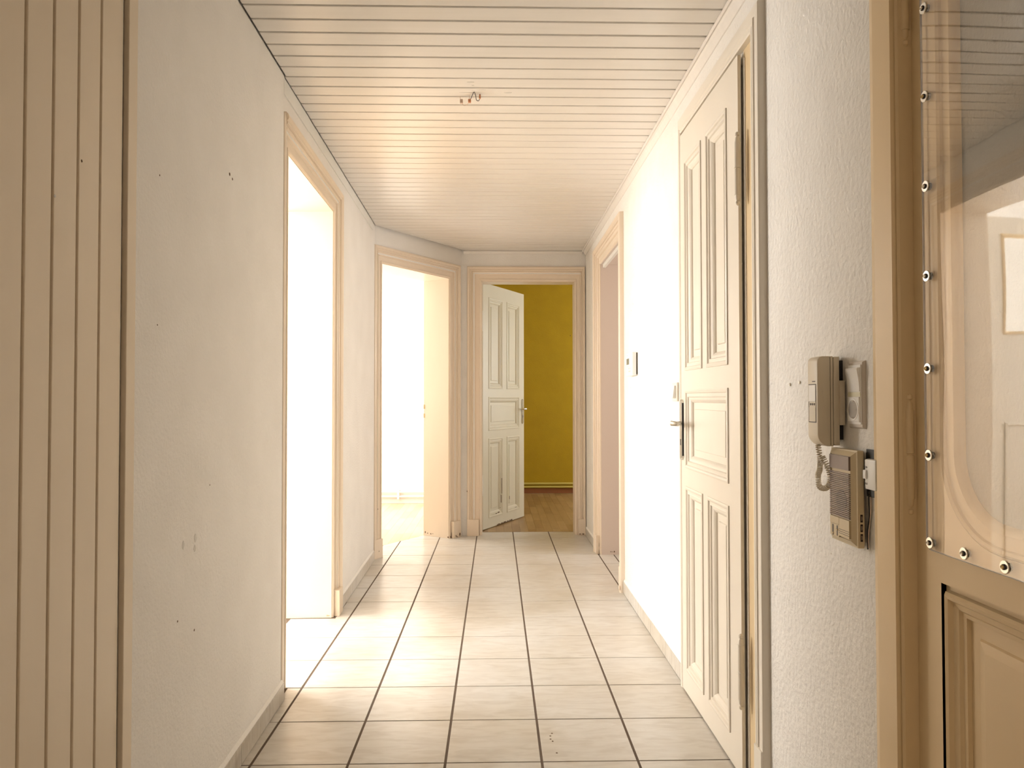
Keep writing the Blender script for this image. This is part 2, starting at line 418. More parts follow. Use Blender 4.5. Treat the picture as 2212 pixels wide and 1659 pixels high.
parquet('floor', -1.9, -.31, 5.3, 7.98, -1.9, -.31, 'oak parquet floor of the corner room with its brightness in the colour', [(N[0], N[1], -THR[2]-.004)], (PARQ_LIT, PARQ_LIT, PARQ_LIT2))
mk('floor', G().box(-2.18, -1.9, 5.08, 7.98, -.1, -.002), PARQ2, kind='structure', label='oak floor in the back of the corner room', cat='floor')

# ------------------------------------------------------------------ board ceiling
cl = mk('ceiling', G().prism(clip([(-.95, -2.4), (XR, -2.4), (XR, 6.085), (-.95, 6.085)],
        [(-1, -.0196, .766-.014), (-N[0], -N[1], THR[2]-.275-.0225), (1, 0, XR-.004), (0, 1, 6.079)]), ZC+.0065, ZC+.02), CEILP, kind='structure',
        label='cream painted board ceiling of the hall', cat='ceiling')
PW = .0856; k = -52
while True:
    y0 = 2.279+k*PW; k += 1
    if y0 > 6.06: break
    if y0 < -2.4: continue
    j = random.uniform(-.0006, .0006)
    p = clip([(-.95, y0+.0090+j), (XR-.004, y0+.0090+j), (XR-.004, y0+PW), (-.95, y0+PW)],
             [(-1, -.0196, .766-(.0135 if y0 < 2.75 else .0075)), (-N[0], -N[1], THR[2]-.275-.022), (0, 1, 6.076)])
    if len(p) > 2:
        mk('ceiling_board', G().prism(p, ZC+.0066, ZC+random.uniform(-.0004, .0004), 'z', .0016), CEILP, cl)

# crown strips
def sweep_y(name, prof, y0, y1, m, parent=None, **kw):
    g = G(); g.loops([[(x, y0, z) for x, z in prof], [(x, y1, z) for x, z in prof]], True, True, True)
    return mk(name, g, m, parent, **kw)
crown = [(XR, 2.379), (XR-.033, 2.379), (XR-.033, 2.374), (XR-.028, 2.370), (XR-.022, 2.372), (XR-.016, 2.366), (XR-.008, 2.350), (XR-.004, 2.343), (XR, 2.342)]
sweep_y('trim_1', crown, -2.4, 6.08, CEILP, kind='structure', label='moulded cream strip along the right ceiling edge', cat='trim')
g = G(); pr = [(-.0, 2.379), (.016, 2.379), (.020, 2.371), (.016, 2.364), (.012, 2.356), (0, 2.352)]
g.loops([[(-.27, 6.085-a, z) for a, z in pr], [(.725, 6.085-a, z) for a, z in pr]], True, True, True)
mk('trim_2', g, CEILP, kind='structure', label='thin cream strip at the ceiling above the end doorway', cat='trim')
t3 = mk('trim_3', G(LW).box(ls(2.80), ls(3.21), 0, .006, 2.318, 2.379, .001), WHITEP, kind='structure',
        label='flat white strip under the ceiling above the left doorway', cat='trim')
mk('strip_length', G(LW).box(ls(3.2115), ls(5.1), 0, .005, 2.322, 2.379, .001), WHITEP, t3)

# ------------------------------------------------------------------ skirting tiles
def skirting(name, fr, s0, s1, label, phase=0.0, hgt=.066):
    b = None; s = s0
    cuts = [s0]; c = TY0-10*TW+phase
    while c < s1:
        if c > s0+.01: cuts.append(c)
        c += TW
    cuts.append(s1)
    root = mk(name, G(fr).box(s0, s1, 0, .0035, .0, hgt+.002), GROUT, kind='structure', label=label, cat='skirting')
    for a, b in zip(cuts, cuts[1:]):
        mk('skirting_tile', G(fr).box(a+.0012, b-.0012, .0036, .0105, .0015, hgt+random.uniform(-.001, .001), .0008), TILEG, root)
    mk('filler_bead', G(fr).prism([(.0, hgt+.0), (.009, hgt+.0), (.002, hgt+.010), (0, hgt+.011)], s0, s1, 'u'), PLASTER, root)
    return root
LW2 = ((xl(0)+.009, 0), (ldir.x, ldir.y), (ldir.y, -ldir.x))
skirting('baseboard_left', LW2, ls(1.60), ls(2.795), 'grey marbled tile skirting along the near left wall')
skirting('baseboard_left', LW, ls(3.955), ls(5.17), 'grey marbled tile skirting between the two left doorways')
skirting('baseboard_right', RW, 2.915, 4.27, 'grey marbled tile skirting under the thermostat wall', 0, .07)
skirting('baseboard_right', RW, 5.445, 6.06, 'grey marbled tile skirting beside the end doorway')
skirting('baseboard_right', RW, 1.44, 2.0, 'grey marbled tile skirting under the intercom', 0, .07)

# ------------------------------------------------------------------ door casings
PROF = [(0, -.05), (0, -.015), (.003, -.009), (.008, -.006), (.015, -.007), (.018, -.014), (.023, -.014), (.048, -.011), (.052, -.002),
        (.057, .001), (.061, -.005), (.066, -.003), (.068, .004), (.074, .007), (.079, .000), (.084, .003), (.086, .012), (.091, .014), (.095, .010), (.098, .017), (.104, .021), (.114, .020), (.119, .014), (.120, -.02)]
def casing(parent, fr, s0, s1, zt, prof=PROF, m=CREAM, lcut=None, rcut=None, plinth=.135, sides='LTR'):
    def sc(pr, w): return pr if w is None else [(u*w/pr[-1][0], h) for u, h in pr]
    pl_, pr_ = sc(prof, lcut), sc(prof, rcut)
    if 'L' in sides: mk('casing_post', G(fr).loops([[(s0-u, h, 0) for u, h in pl_], [(s0-u, h, zt+U) for (u, h), (U, _) in zip(pl_, prof)]], True, True, True), m, parent, True)
    if 'T' in sides: mk('casing_head', G(fr).loops([[(s0-u, h, zt+U) for (u, h), (U, _) in zip(pl_, prof)], [(s1+u, h, zt+U) for (u, h), (U, _) in zip(pr_, prof)]], True, True, True), m, parent, True)
    if 'R' in sides: mk('casing_post', G(fr).loops([[(s1+u, h, 0) for u, h in pr_], [(s1+u, h, zt+U) for (u, h), (U, _) in zip(pr_, prof)]], True, True, True), m, parent, True)
    if plinth:
        for sd, w, sg, s in (('L', pl_[-1][0], -1, s0), ('R', pr_[-1][0], 1, s1)):
            if sd in sides:
                a, b = sorted((s+sg*.022, s+sg*(w-.001)))
                mk('plinth_block', G(fr).box(a, b, -.02, .021, 0, plinth, .0015), m, parent)
def lining(parent, fr, s0, s1, zt, n0, n1, m, th=.012):
    g = G(fr); g.box(s0-.054, s0+th, n0, n1, 0, zt); mk('jamb_lining', g, m, parent)
    g = G(fr); g.box(s1-th, s1+.054, n0, n1, 0, zt); mk('jamb_lining', g, m, parent)
    g = G(fr); g.box(s0-.054, s1+.054, n0, n1, zt-th, zt+.054); mk('head_lining', g, m, parent)

d1 = empty('door_1', 'cream door frame around the large bright opening in left wall', 'door frame', 'structure')
casing(d1, LW, ls(2.92), ls(3.835), ZO, sides='TR')
casing(d1, LW, ls(2.92), ls(3.835), ZO, prof=[(u, h*.5 if h > 0 else h) for u, h in PROF], sides='L', plinth=0)
lining(d1, LW, ls(2.92), ls(3.835), ZO, -.285, -.0155, CREAM, .004)
d2 = empty('door_2', 'cream door frame in the slanting wall with pipes seen beyond', 'door frame', 'structure')
casing(d2, slfr(), SLI0, SLI1, ZO, lcut=.108)
lining(d2, slfr(), SLI0, SLI1, ZO, -.279, -.0155, CREAM, .004)
for z in (.98, 1.055):
    mk('strike_plate', G(slfr()).box(SLI1-.0065, SLI1-.004, -.279, -.268, z, z+.035), BRASS, d2)
d3 = empty('door_3', 'cream frame with ivory panelled door standing open to mustard room', 'door', 'structure')
casing(d3, EW, -.121, .667, ZO, rcut=.082)
lining(d3, EW, -.121, .667, ZO, -.165, -.0155, CREAM, .006)
d4 = empty('door_4', 'cream door frame of the dim opening at far right', 'door frame', 'structure')
casing(d4, RW, 4.39, 5.32, ZO, prof=[(u, h+(.009 if u > .06 else .002)) for u, h in PROF])
lining(d4, RW, 4.39, 5.32, ZO, -.28, -.0155, BATHW, .004)
for k in range(3): mk('old_hinge', G(RW).box(5.455, 5.475, 0, .006, (.37, 1.0, 1.66)[k], (.52, 1.09, 1.78)[k], .0015), CREAM, d4)
mk('head_stop', G(RW).box(4.39, 5.30, -.05, -.030, ZO-.03, ZO-.004), WHITEP, d4)

# ------------------------------------------------------------------ panelled door leaf
MOULD = [(0, -.001), (0, .004), (.006, .0055), (.012, .004), (.015, -.001), (.022, -.001), (.027, .000), (.030, -.005), (.038, -.006), (.043, -.009), (.048, -.014), (.050, -.019)]
def leaf_panels(root, fr, cols, W, Ht, m, zb=.006):
    """fr origin = hinge edge, front face n=0; cols = ((u0,u1),(u0,u1))"""
    (a, b), (c, d) = cols
    rows = ((.093, .803), (.873, 1.176), (1.25, 2.07))
    k = Ht/2.19
    rows = [(p*k, q*k) for p, q in rows]
    g = G(fr); T = -.038
    g.box(0, .024, -.010, 0, zb, Ht); g.box(.024, a, T, 0, zb, Ht); g.box(d, W, T, 0, zb, Ht)
    g.box(a, d, T, 0, zb, rows[0][0]); g.box(a, d, T, 0, rows[0][1], rows[1][0]); g.box(a, d, T, 0, rows[1][1], rows[2][0]); g.box(a, d, T, 0, rows[2][1], Ht)
    g.box(b, c, T, 0, rows[0][0], rows[0][1]); g.box(b, c, T, 0, rows[2][0], rows[2][1])
    leaf = mk('leaf', g, m, root)
    for u0, u1, (z0, z1) in ((a, b, rows[0]), (c, d, rows[0]), (a, d, rows[1]), (a, b, rows[2]), (c, d, rows[2])):
        mk('panel_moulding', G(fr).rect(u0, u1, z0, z1, MOULD, False), m, leaf)
        mk('panel', G(fr).rect(u0, u1, z0, z1, [(.046, -.0185), (.074, -.0185), (.076, -.0135), (.078, -.013)]), m, leaf)
        mk('panel', G(fr).rect(u0, u1, z0, z1, [(0, -.036), (.001, -.030)]), m, leaf)
    return leaf
def lever(leaf, fr, u, zc, sgn, zl=(.898, 1.136)):
    """long plate lever handle, lever points to -sgn from spindle"""
    g = G(fr); z0, z1 = zl; w = .0145
    pts = [(u+w*math.cos(t), z1-w+w*math.sin(t)) for t in [math.pi*k/8 for k in range(9)]] + \
          [(u+w*math.cos(t), z0+w+w*math.sin(t)) for t in [math.pi+math.pi*k/8 for k in range(9)]]
    g.prism(pts, .0, .009, 'n', .002); mk('handle_plate', g, CHROME, leaf, True)
    g = G(fr); g.prism([(u-.004, z0+.058), (u+.004, z0+.058), (u+.004, z0+.082), (u-.004, z0+.082)], .0088, .0096, 'n'); mk('keyhole', g, BLACK, leaf)
    g = G(fr); g.cyl((u, zc), .008, .008, .045, 'n', 16)
    L = .105; rings = []
    for t in range(9):
        q = t/8; uu = u-sgn*L*q; nn = .045-.004*math.sin(q*3); rr = .0085-.002*q
        rings.append([(uu, nn+rr*.75*math.cos(2*math.pi*j/10), zc+rr*1.25*math.sin(2*math.pi*j/10)) for j in range(10)])
    g.loops(rings, True, True, True); mk('lever_handle', g, CHROME, leaf, True)
def hinge(parent, x, y, z0, z1, r, m):
    L = z1-z0; f = min(.032, L*.16)
    pr = []
    for z, q in ((0, .15), (.15, .7), (.35, .75), (.45, .35), (.6, .7), (1, .85)): pr.append((z0+f*z, r*q))
    mid = (z0+z1)/2
    pr += [(z0+f, r), (mid-.002, r), (mid-.001, r*.75), (mid+.001, r*.75), (mid+.002, r), (z1-f, r)]
    for z, q in ((1, .85), (.6, .7), (.45, .35), (.35, .75), (.15, .7), (0, .15)): pr.append((z1-f*z, r*q))
    return mk('hinge', G().lathe(x, y, pr, 16), m, parent, True)

# open ivory leaf in the end doorway
v = Vector((.258+.126, 7.073-6.339)).normalized()
L3 = ((-.113, 6.305), (v.x, v.y), (v.y, -v.x))
lf3 = leaf_panels(d3, L3, ((.105, .375), (.46, .725)), .828, 2.15, BOUNCEP)
lever(lf3, L3, .785, 1.04, 1)
hinge(d3, -.117, 6.287, 1.72, 1.90, .008, WHITEP); hinge(d3, -.117, 6.287, .30, .48, .008, WHITEP)
for a, b, z0, z1 in ((.345, .352, .28, .42), (.33, .338, .20, .27), (.23, .25, .112, .118), (.27, .30, .116, .124), (.50, .504, .21, .24), (.62, .66, .118, .121), (.31, .318, .155, .16)):
    mk('chip', G(L3).box(a, b, .004, .0062, z0, z1), CHIP, lf3)
g = G(L3)
for k in range(26):
    a = .26+k*.012; g.box(a, a+.011, .0002, .0015, .006, .006+random.uniform(.004, .014))
mk('worn_edge', g, CHIP, lf3)

# closed panelled right door
d5 = empty('door_5', 'cream panelled door with nickel lever, hinged beside the intercom wall', 'door', 'structure')
RIM = [(0, -.004), (0, .018), (.004, .021), (.012, .021), (.015, .018), (.019, .022), (.028, .023), (.031, .019), (.040, .021), (.052, .022), (.060, .021), (.064, .015), (.064, -.01)]
casing(d5, RW, 2.068, 2.868, 2.197, prof=RIM, m=LEAFP, rcut=.034, plinth=0)
mk('plinth_block', G(RW).box(2.008, 2.064, 0, .026, 0, .165, .002), LEAFP, d5)
mk('frame_base', G(RW).box(2.068, 2.178, .0, .0012, 0, 2.197), TAN, d5)  # tan here paints the shade of the recess behind the rim
mk('frame_base', G(RW).box(2.163, 2.178, .0012, .004, 0, 2.17), LEAFP, d5)
mk('frame_rebate', G(RW).box(2.1805, 2.184, -.26, -.002, 0, 2.17), VOID, d5)  # dark colour stands for the shade in the hinge-side gap
mk('frame_base', G(RW).box(2.188, 2.868, .0, .0012, 2.160, 2.197), LEAFP, d5)
L5 = ((.735, 2.178), (0, 1), (-1, 0))
lf5 = leaf_panels(d5, L5, ((.107, .337), (.397, .627)), .690, 2.185, LEAFP)
lever(lf5, L5, .672, 1.042, 1)
mk('plate_shadow_gap', G(L5).box(.6565, .6595, .0, .007, .915, 1.122), BLACK, lf5)  # black bar painted in as shade along the handle plate
hinge(d5, .7275, 2.163, 1.72, 1.944, .0095, LEAFP); hinge(d5, .7275, 2.163, .215, .44, .0095, LEAFP)

# far left room leaf, seen only mirrored in the acrylic sheet
d6 = empty('door_6', 'cream door with small glazed window, mirrored in the acrylic sheet', 'door', 'structure')
L6 = ((-1.135, 3.90), (-1, .10), (.10, 1))
L6 = ((-1.135, 3.90), (-.995, .0995), (-.0995, -.995))
g = G(L6)
g.box(.0, .13, -.038, 0, .006, 2.13); g.box(.62, .75, -.038, 0, .006, 2.13); g.box(.13, .62, -.038, 0, .006, 1.50); g.box(.13, .62, -.038, 0, 2.03, 2.13)
lf6 = mk('leaf', g, LEAFP, d6)
mk('panel_moulding', G(L6).rect(.13, .62, 1.50, 2.03, [(-.012, 0), (-.010, .006), (.0, .008), (.006, 0), (.008, -.016)], False), TAN, lf6)
mk('glass_pane', G(L6).box(.13, .62, -.022, -.017, 1.50, 2.03), PANE, lf6)
mk('panel_moulding', G(L6).rect(.13, .62, .12, 1.0, [(0, .001), (.0, .008), (.012, .010), (.02, .001)], False), LEAFP, lf6)
for z in (.3, 1.72): mk('hinge', G().cyl((-1.125, 3.885), .009, z, z+.17), CREAM, d6, True)

# ------------------------------------------------------------------ entrance door on the right
d7 = empty('door_7', 'beige entrance door with clear acrylic sheet screwed over its frosted glass', 'door', 'structure')
mk('casing_post', G(RW).prism([(1.326, -.02), (1.326, .012), (1.330, .020), (1.392, .020), (1.396, .016), (1.430, .005), (1.434, -.001)][::-1], 0, 2.25), TAN, d7)
mk('casing_bead', G(RW).prism([(1.3235, -.02), (1.3235, .013), (1.3185, .017), (1.3145, .013), (1.3145, -.02)], 0, 2.14), TAN, d7, True)
mk('jamb_lining', G(RW).box(1.3155, 1.335, -.27, -.005, 0, 2.13), TAN, d7)
mk('casing_head', G(RW).box(.30, 1.43, -.02, .02, 2.14, 2.25, .003), TAN, d7)
mk('casing_post', G(RW).box(.30, .38, -.02, .02, 0, 2.14, .003), TAN, d7)
L7 = ((.767, 1.314), (0, -1), (-1, 0))           # u towards the camera, n into the hall
W7, H7 = .93, 2.12
ou0, ou1, oz0, oz1, orad = .072, .858, .898, 1.98, .150
def rr(i, h, n=10):
    """rounded rectangle ring at inset i"""
    r = max(.004, orad-i); pts = []
    for cx, cz, t0 in ((ou1-orad, oz1-orad, 0), (ou0+orad, oz1-orad, R90), (ou0+orad, oz0+orad, 2*R90), (ou1-orad, oz0+orad, 3*R90)):
        for k in range(n+1):
            t = t0+R90*k/n; pts.append((cx+r*math.cos(t), h, cz+r*math.sin(t)))
    return pts
g = G(L7)
ring = rr(0, 0); n1 = 11
cor = [(W7, 0, H7), (0, 0, H7), (0, 0, .83), (W7, 0, .83)]
ids = [g.p(*q) for q in ring]; cid = [g.p(*q) for q in cor]
for c in range(4):
    for k in range(10): g.f.append([cid[c], ids[c*n1+k+1], ids[c*n1+k]])
    nx = (c+1) % 4; g.f.append([cid[c], ids[c*n1+10], ids[nx*n1], cid[nx]])
g2 = [g.p(q[0], -.04, q[2]) for q in ring]
for k in range(44): g.f.append([ids[k], ids[(k+1) % 44], g2[(k+1) % 44], g2[k]])
g.box(0, .0702, -.04, 0, .006, .83); g.box(.86, W7, -.04, 0, .006, .83); g.box(.0702, .86, -.04, 0, .006, .10); g.box(.0702, .86, -.04, 0, .822, .83)
g.box(0, .003, -.04, -.0005, .83, H7)
lf7 = mk('leaf', g, TAN, d7)
mk('glazing_moulding', G(L7).loops([rr(i, h) for i, h in ((0, 0), (.0005, -.003), (.002, .001), (.006, .0035), (.011, .001), (.013, -.003), (.022, -.005), (.034, -.002), (.041, -.005), (.045, -.011), (.047, -.018))]), TAN, lf7, True)
mk('frosted_glass', G(L7).loops([rr(.040, -.015), rr(.040, -.019)], True, True, True), FROST, lf7)
LP = [(0, 0), (0, -.009), (.010, -.009), (.0115, .000), (.016, .005), (.022, .003), (.026, -.004), (.036, -.007), (.040, -.012), (.047, -.013), (.049, -.020)]
mk('panel_moulding', G(L7).rect(.0702, .86, .10, .822, LP, False), TAN, lf7)
mk('panel', G(L7).rect(.0702, .86, .10, .822, [(.046, -.0195), (.072, -.0195), (.075, -.016), (.090, -.0135)]), TAN, lf7)
# acrylic sheet with rounded corner and screws
su0, su1, sz0, sz1, sr = .0405, .884, .874, 2.03, .014
pts = []
for cx, cz, t0 in ((su1-sr, sz1-sr, 0), (su0+sr, sz1-sr, R90), (su0+sr, sz0+sr, 2*R90), (su1-sr, sz0+sr, 3*R90)):
    for k in range(6):
        t = t0+R90*k/5; pts.append((cx+sr*math.cos(t), cz+sr*math.sin(t)))
sheet = mk('acrylic_sheet', G(L7).prism(pts, .0045, .0075, 'n'), PLEXI, d7)
EDGE = mat('acrylic_edge', (.36, .34, .33), .25)
ins = shrink(pts, .0012)
mk('sheet_edge', G(L7).loops([[(p[0], .0043, p[1]) for p in pts], [(p[0], .0077, p[1]) for p in pts], [(p[0], .0077, p[1]) for p in ins], [(p[0], .0043, p[1]) for p in ins], [(p[0], .0043, p[1]) for p in pts]]), EDGE, sheet)
def screw(u, z):
    mk('washer', G(L7).lathe_n(u, z, [(.0077, .0098), (.0090, .0100), (.0096, .0094), (.0096, .0045), (.0090, .0040)]), STEEL, sheet, True)
    mk('rubber_ring', G(L7).lathe_n(u, z, [(0, .0062), (.0044, .0062)]), BLACK, sheet, True)
    mk('rubber_ring', G(L7).lathe_n(u, z, [(.0092, .0046), (.0112, .0044), (.0118, .0036)]), BLACK, sheet, True)
    mk('screw', G(L7).lathe_n(u, z, [(.0114, .0036), (.0132, .0032), (.0136, .0026), (.0130, .0014), (.0126, .0012)]), BRASS if random.random() < .5 else CHROME, sheet, True)
for z in (1.832, 1.674, 1.514, 1.355, 1.192, 1.040, .887): screw(.0525, z)
for u in (.145, .240, .345, .443, .541, .64, .74, .84): screw(u, .888)
for z in (1.04, 1.192, 1.355, 1.514, 1.674, 1.832): screw(.868, z)
hinge(d7, .7565, 1.3175, .925, 1.150, .0085, TAN); hinge(d7, .7565, 1.3175, 1.788, 2.02, .0085, TAN)

# ------------------------------------------------------------------ beige vertical boards at far left
d8 = mk('trim_4', G(LW).box(ls(.2), ls(1.549), -.006, .0045, 0, 2.379), BOARDP, kind='structure',
        label='beige painted vertical boards at the left edge of picture', cat='boarding')
y = 1.532
for k in range(18):
    w = .0795
    mk('wall_board', G(LW).box(ls(y-w+.0042), ls(y-.0042), .0000, .0100, .001, 2.378, .0016), BOARDP, d8)
    y -= w
mk('edge_gap', G(LW).box(ls(1.5495), ls(1.559), -.008, -.005, 0, 2.379), VOID, d8)
mk('edge_strip', G(LW).box(ls(1.560), ls(1.5995), .0, .0125, 0, 2.379, .002), BOARDP, d8)

# ------------------------------------------------------------------ windows (outside the frame, they let the daylight in)
def window(name, fr, s0, s1, z0, z1, label):
    w = empty(name, label, 'window', 'structure')
    g = G(fr); g.box(s0, s1, -.12, -.06, z0, z0+.06); g.box(s0, s1, -.12, -.06, z1-.06, z1)
    g.box(s0, s0+.06, -.12, -.06, z0, z1); g.box(s1-.06, s1, -.12, -.06, z0, z1)
    m_ = (s0+s1)/2; g.box(m_-.04, m_+.04, -.12, -.06, z0, z1); mk('window_frame', g, WHITEP, w)
    mk('window_pane', G(fr).box(s0+.05, s1-.05, -.095, -.09, z0+.05, z1-.05), PANE, w)
window('window_1', ((-4.3, 0), (0, 1), (1, 0)), 1.75, 4.45, .75, 2.35, 'white window of the left room')
window('window_2', ((-2.18, 0), (0, 1), (1, 0)), 6.2, 7.8, .7, 2.3, 'white window of the corner room')
window('added_window', ((0, 4.95), (1, 0), (0, -1)), -4.2, -2.3, .7, 2.3, 'second white window added to the left room to light the hall')  # unseen window added so daylight reaches the intercom wall
window('window_3', ((2.75, 0), (0, 1), (-1, 0)), 6.85, 8.15, .75, 2.25, 'white window of the mustard room')
window('window_4', ((2.65, 0), (0, 1), (-1, 0)), 4.6, 5.4, 1.3, 2.1, 'small window of the side room')

# ------------------------------------------------------------------ pipes and skirting in the rooms
p = empty('heating_pipes', 'pair of white heating pipes with bracket on wall seen through slanting doorway', 'pipe')
for z in (.126, .078): mk('pipe', G().cyl((7.945, z), .011, -2.17, -.32, 'u'), WHITEP, p, True)
for x in (-1.06, -1.9): mk('bracket', G().box(x-.012, x+.012, 7.93, 7.978, .05, .15, .002), WHITEP, p)
mk('baseboard_north', G().box(-2.18, -.31, 7.967, 7.98, 0, .045, .002), WHITEP, kind='structure', label='white skirting seen through the slanting doorway', cat='skirting')
p = empty('heating_pipes', 'pair of yellow painted heating pipes low on the mustard wall', 'pipe')
for z in (.118, .078): mk('pipe', G().cyl((8.755, z), .012, -.2, 2.7, 'u'), YPIPE, p, True)
for x in (.1, 1.5): mk('bracket', G().box(x-.012, x+.012, 8.745, 8.789, .06, .14, .002), YPIPE, p)
mk('baseboard_north', G().box(-.21, 2.75, 8.772, 8.79, 0, .058, .003), REDSK, kind='structure', label='reddish brown wooden skirting of the mustard room', cat='skirting')

# ------------------------------------------------------------------ intercom handset
FR = ((XR, 0), (0, 1), (-1, 0))           # u = y, n = distance from wall
hs = empty('intercom_handset', 'beige wall handset with grey card window above the speaker box', 'intercom')
def hprofile(x0, x1, z0, z1, rt_, rb, front=True):
    """profile in (n,z) for extrusion along u, rounded towards the hall (large n)"""
    pts = [(x0, z0)]
    for k in range(9):
        t = -R90+R90*k/8; pts.append((x1-rb+rb*math.cos(t), z0+rb+rb*math.sin(t)))
    for k in range(7):
        t = R90*k/6; pts.append((x1-rt_+rt_*math.cos(t), z1-rt_+rt_*math.sin(t)))
    pts.append((x0, z1)); return pts
def extr_bev(pts, u0, u1, c):
    ins = shrink(pts, c)
    g = G(FR)
    g.loops([[(u0, a, b) for a, b in ins], [(u0+c*.3, a, b) for a, b in shrink(pts, c*.3)], [(u0+c, a, b) for a, b in pts],
             [(u1-c, a, b) for a, b in pts], [(u1-c*.3, a, b) for a, b in shrink(pts, c*.3)], [(u1, a, b) for a, b in ins]], True, True, True)
    return g
hu0, hu1 = 1.555, 1.604
mk('front_shell', extr_bev(hprofile(.0330, .0615, 1.036, 1.231, .012, .026), hu0, hu1, .0025), IVORY, hs, True)
mk('middle_shell', extr_bev(hprofile(.0270, .0322, 1.036, 1.231, .0015, .0015), hu0+.0006, hu1-.0006, .001), IVORY, hs, True)
mk('back_shell', extr_bev(hprofile(.0125, .0262, 1.038, 1.230, .004, .004), hu0, hu1, .003), IVORY, hs, True)
mk('seam', G(FR).box(hu0+.0025, hu1-.0025, .02, .045, 1.0385, 1.228), INK, hs)
mk('wall_plate', G(FR).box(hu0+.012, hu1-.004, .0, .0125, 1.05, 1.222), BLACK, hs)
mk('cradle', G(FR).box(hu0-.006, hu1-.010, .004, .0150, 1.082, 1.178, .001), IVORY, hs)
mk('window_recess', G(FR).box(hu0+.006, hu1-.005, .0612, .0618, 1.087, 1.171), INK, hs)
mk('name_card', G(FR).box(hu0+.0085, hu1-.0075, .0617, .0626, 1.133, 1.169), SWWHITE, hs)
mk('grille_back', G(FR).box(hu0+.0085, hu1-.0095, .0617, .0621, 1.089, 1.1325), IVORY, hs)
g = G(FR)
for k in range(10): g.box(hu0+.0085, hu1-.0095, .0621, .0630, 1.090+k*.0031, 1.0916+k*.0031)
mk('grille_ribs', g, IVORY, hs, kind='stuff')
g = G(FR)
for k in range(3): g.lathe_n(hu0+.014+k*.009, 1.127, [(.062, .0028), (.0632, .0024)], 10)
mk('key_dots', g, INK, hs)
mk('printed_mark', G(FR).box(hu0+.010, hu0+.026, .06155, .0617, 1.1755, 1.1775), INK, hs)
# coiled cord
g = G(); pts = []
path = [Vector((.706, 1.583, 1.038)), Vector((.708, 1.580, 1.010)), Vector((.712, 1.588, .985)), Vector((.714, 1.602, .968)), Vector((.716, 1.600, .945)),
        Vector((.722, 1.580, .944)), Vector((.726, 1.568, .962)), Vector((.722, 1.572, .990)), Vector((.715, 1.582, 1.012))]
def cr(P, t):
    i = min(int(t), len(P)-2); f = t-i
    p0, p1, p2, p3 = P[max(i-1, 0)], P[i], P[i+1], P[min(i+2, len(P)-1)]
    return .5*((2*p1)+(-p0+p2)*f+(2*p0-5*p1+4*p2-p3)*f*f+(-p0+3*p1-3*p2+p3)*f**3)
nst = 620
for k in range(nst):
    t = k/(nst-1)*(len(path)-1.001); c_ = cr(path, t); d_ = (cr(path, min(t+.02, len(path)-1.001))-cr(path, max(t-.02, 0))).normalized()
    x_ = d_.cross(Vector((1, .3, 0))).normalized(); y_ = d_.cross(x_); w_ = 2*math.pi*46*k/nst
    pts.append(c_+.0052*(math.cos(w_)*x_+math.sin(w_)*y_))
mk('coiled_cord', g.tube(pts, .0013, 5), IVORY, hs, True)

# ------------------------------------------------------------------ speaker box
sb = empty('intercom_speaker_box', 'yellowed intercom box with brown ribbed grille and three side wheels', 'intercom')
bu0, bu1, bn0, bn1, bz0, bz1 = 1.463, 1.577, .007, .0310, .836, 1.033
g = G(FR)
def br(i, n): return [(bu0+i, n, bz0+i), (bu1-i, n, bz0+i), (bu1-i, n, bz1-i), (bu0+i, n, bz1-i)]
g.loops([br(.003, bn0), br(0, bn0+.003), br(0, bn1-.009), br(.003, bn1-.008), br(.012, bn1-.0005), br(.0125, bn1-.004)], True, True, True)
mk('housing', g, BOXP, sb)
fu0, fu1 = bu0+.0125, bu1-.0005
mk('front_plate', G(FR).box(bu0+.011, bu1-.011, bn1-.0045, bn1-.003, bz0+.011, bz1-.011), BOXP, sb)
mk('grille', G(FR).box(bu0+.0165, bu1-.012, bn1-.004, bn1+.0015, .985+.006, 1.0195), BROWNP, sb)
g = G(FR)
z = .9845
for k in range(24):
    mk('grille_rib', G(FR).box(bu0+.0165, bu1-.012, bn1-.0035, bn1+.0014, z-.0022, z), BROWNP, sb); z -= .00395
mk('grille_back', G(FR).box(bu0+.0165, bu1-.012, bn1-.004, bn1-.0022, .8905, .992), BOXP, sb)
mk('speaker_cone', G(FR).lathe_n(1.517, .925, [(bn1-.0022, .023), (bn1-.0005, .0225)], 28), INK, sb)
mk('lower_cover', G(FR).box(bu0+.0165, bu0+.060, bn1-.003, bn1+.0015, .851, .8885, .0006), BOXP, sb)
for k in range(3): mk('groove', G(FR).box(bu0+.0165, bu0+.060, bn1+.0014, bn1+.0017, .8565+k*.0042, .8575+k*.0042), INK, sb)
mk('button_plate', G(FR).box(bu0+.0615, bu1-.0125, bn1-.003, bn1+.0012, .873, .8885, .0006), BOXP, sb)
mk('button_plate', G(FR).box(bu0+.0615, bu1-.0125, bn1-.003, bn1+.0008, .847, .8725, .0005), BOXP, sb)
for a, b, z0, z1 in ((.067, .072, .849, .8605), (.067, .072, .8635, .8705), (.086, .092, .8475, .851), (.086, .092, .853, .8705)):
    mk('slot', G(FR).box(bu0+a, bu0+b, bn1+.0007, bn1+.0011, z0, z1), INK, sb)
for a, z0 in ((.0655, .8605), (.085, .8505)): mk('slider_key', G(FR).box(bu0+a, bu0+a+.008, bn1+.001, bn1+.0035, z0, z0+.003), BOXP, sb)
mk('side_inset', G(FR).box(bu0-.0006, bu0+.001, .0095, .0205, .846, .908), BOXP, sb)
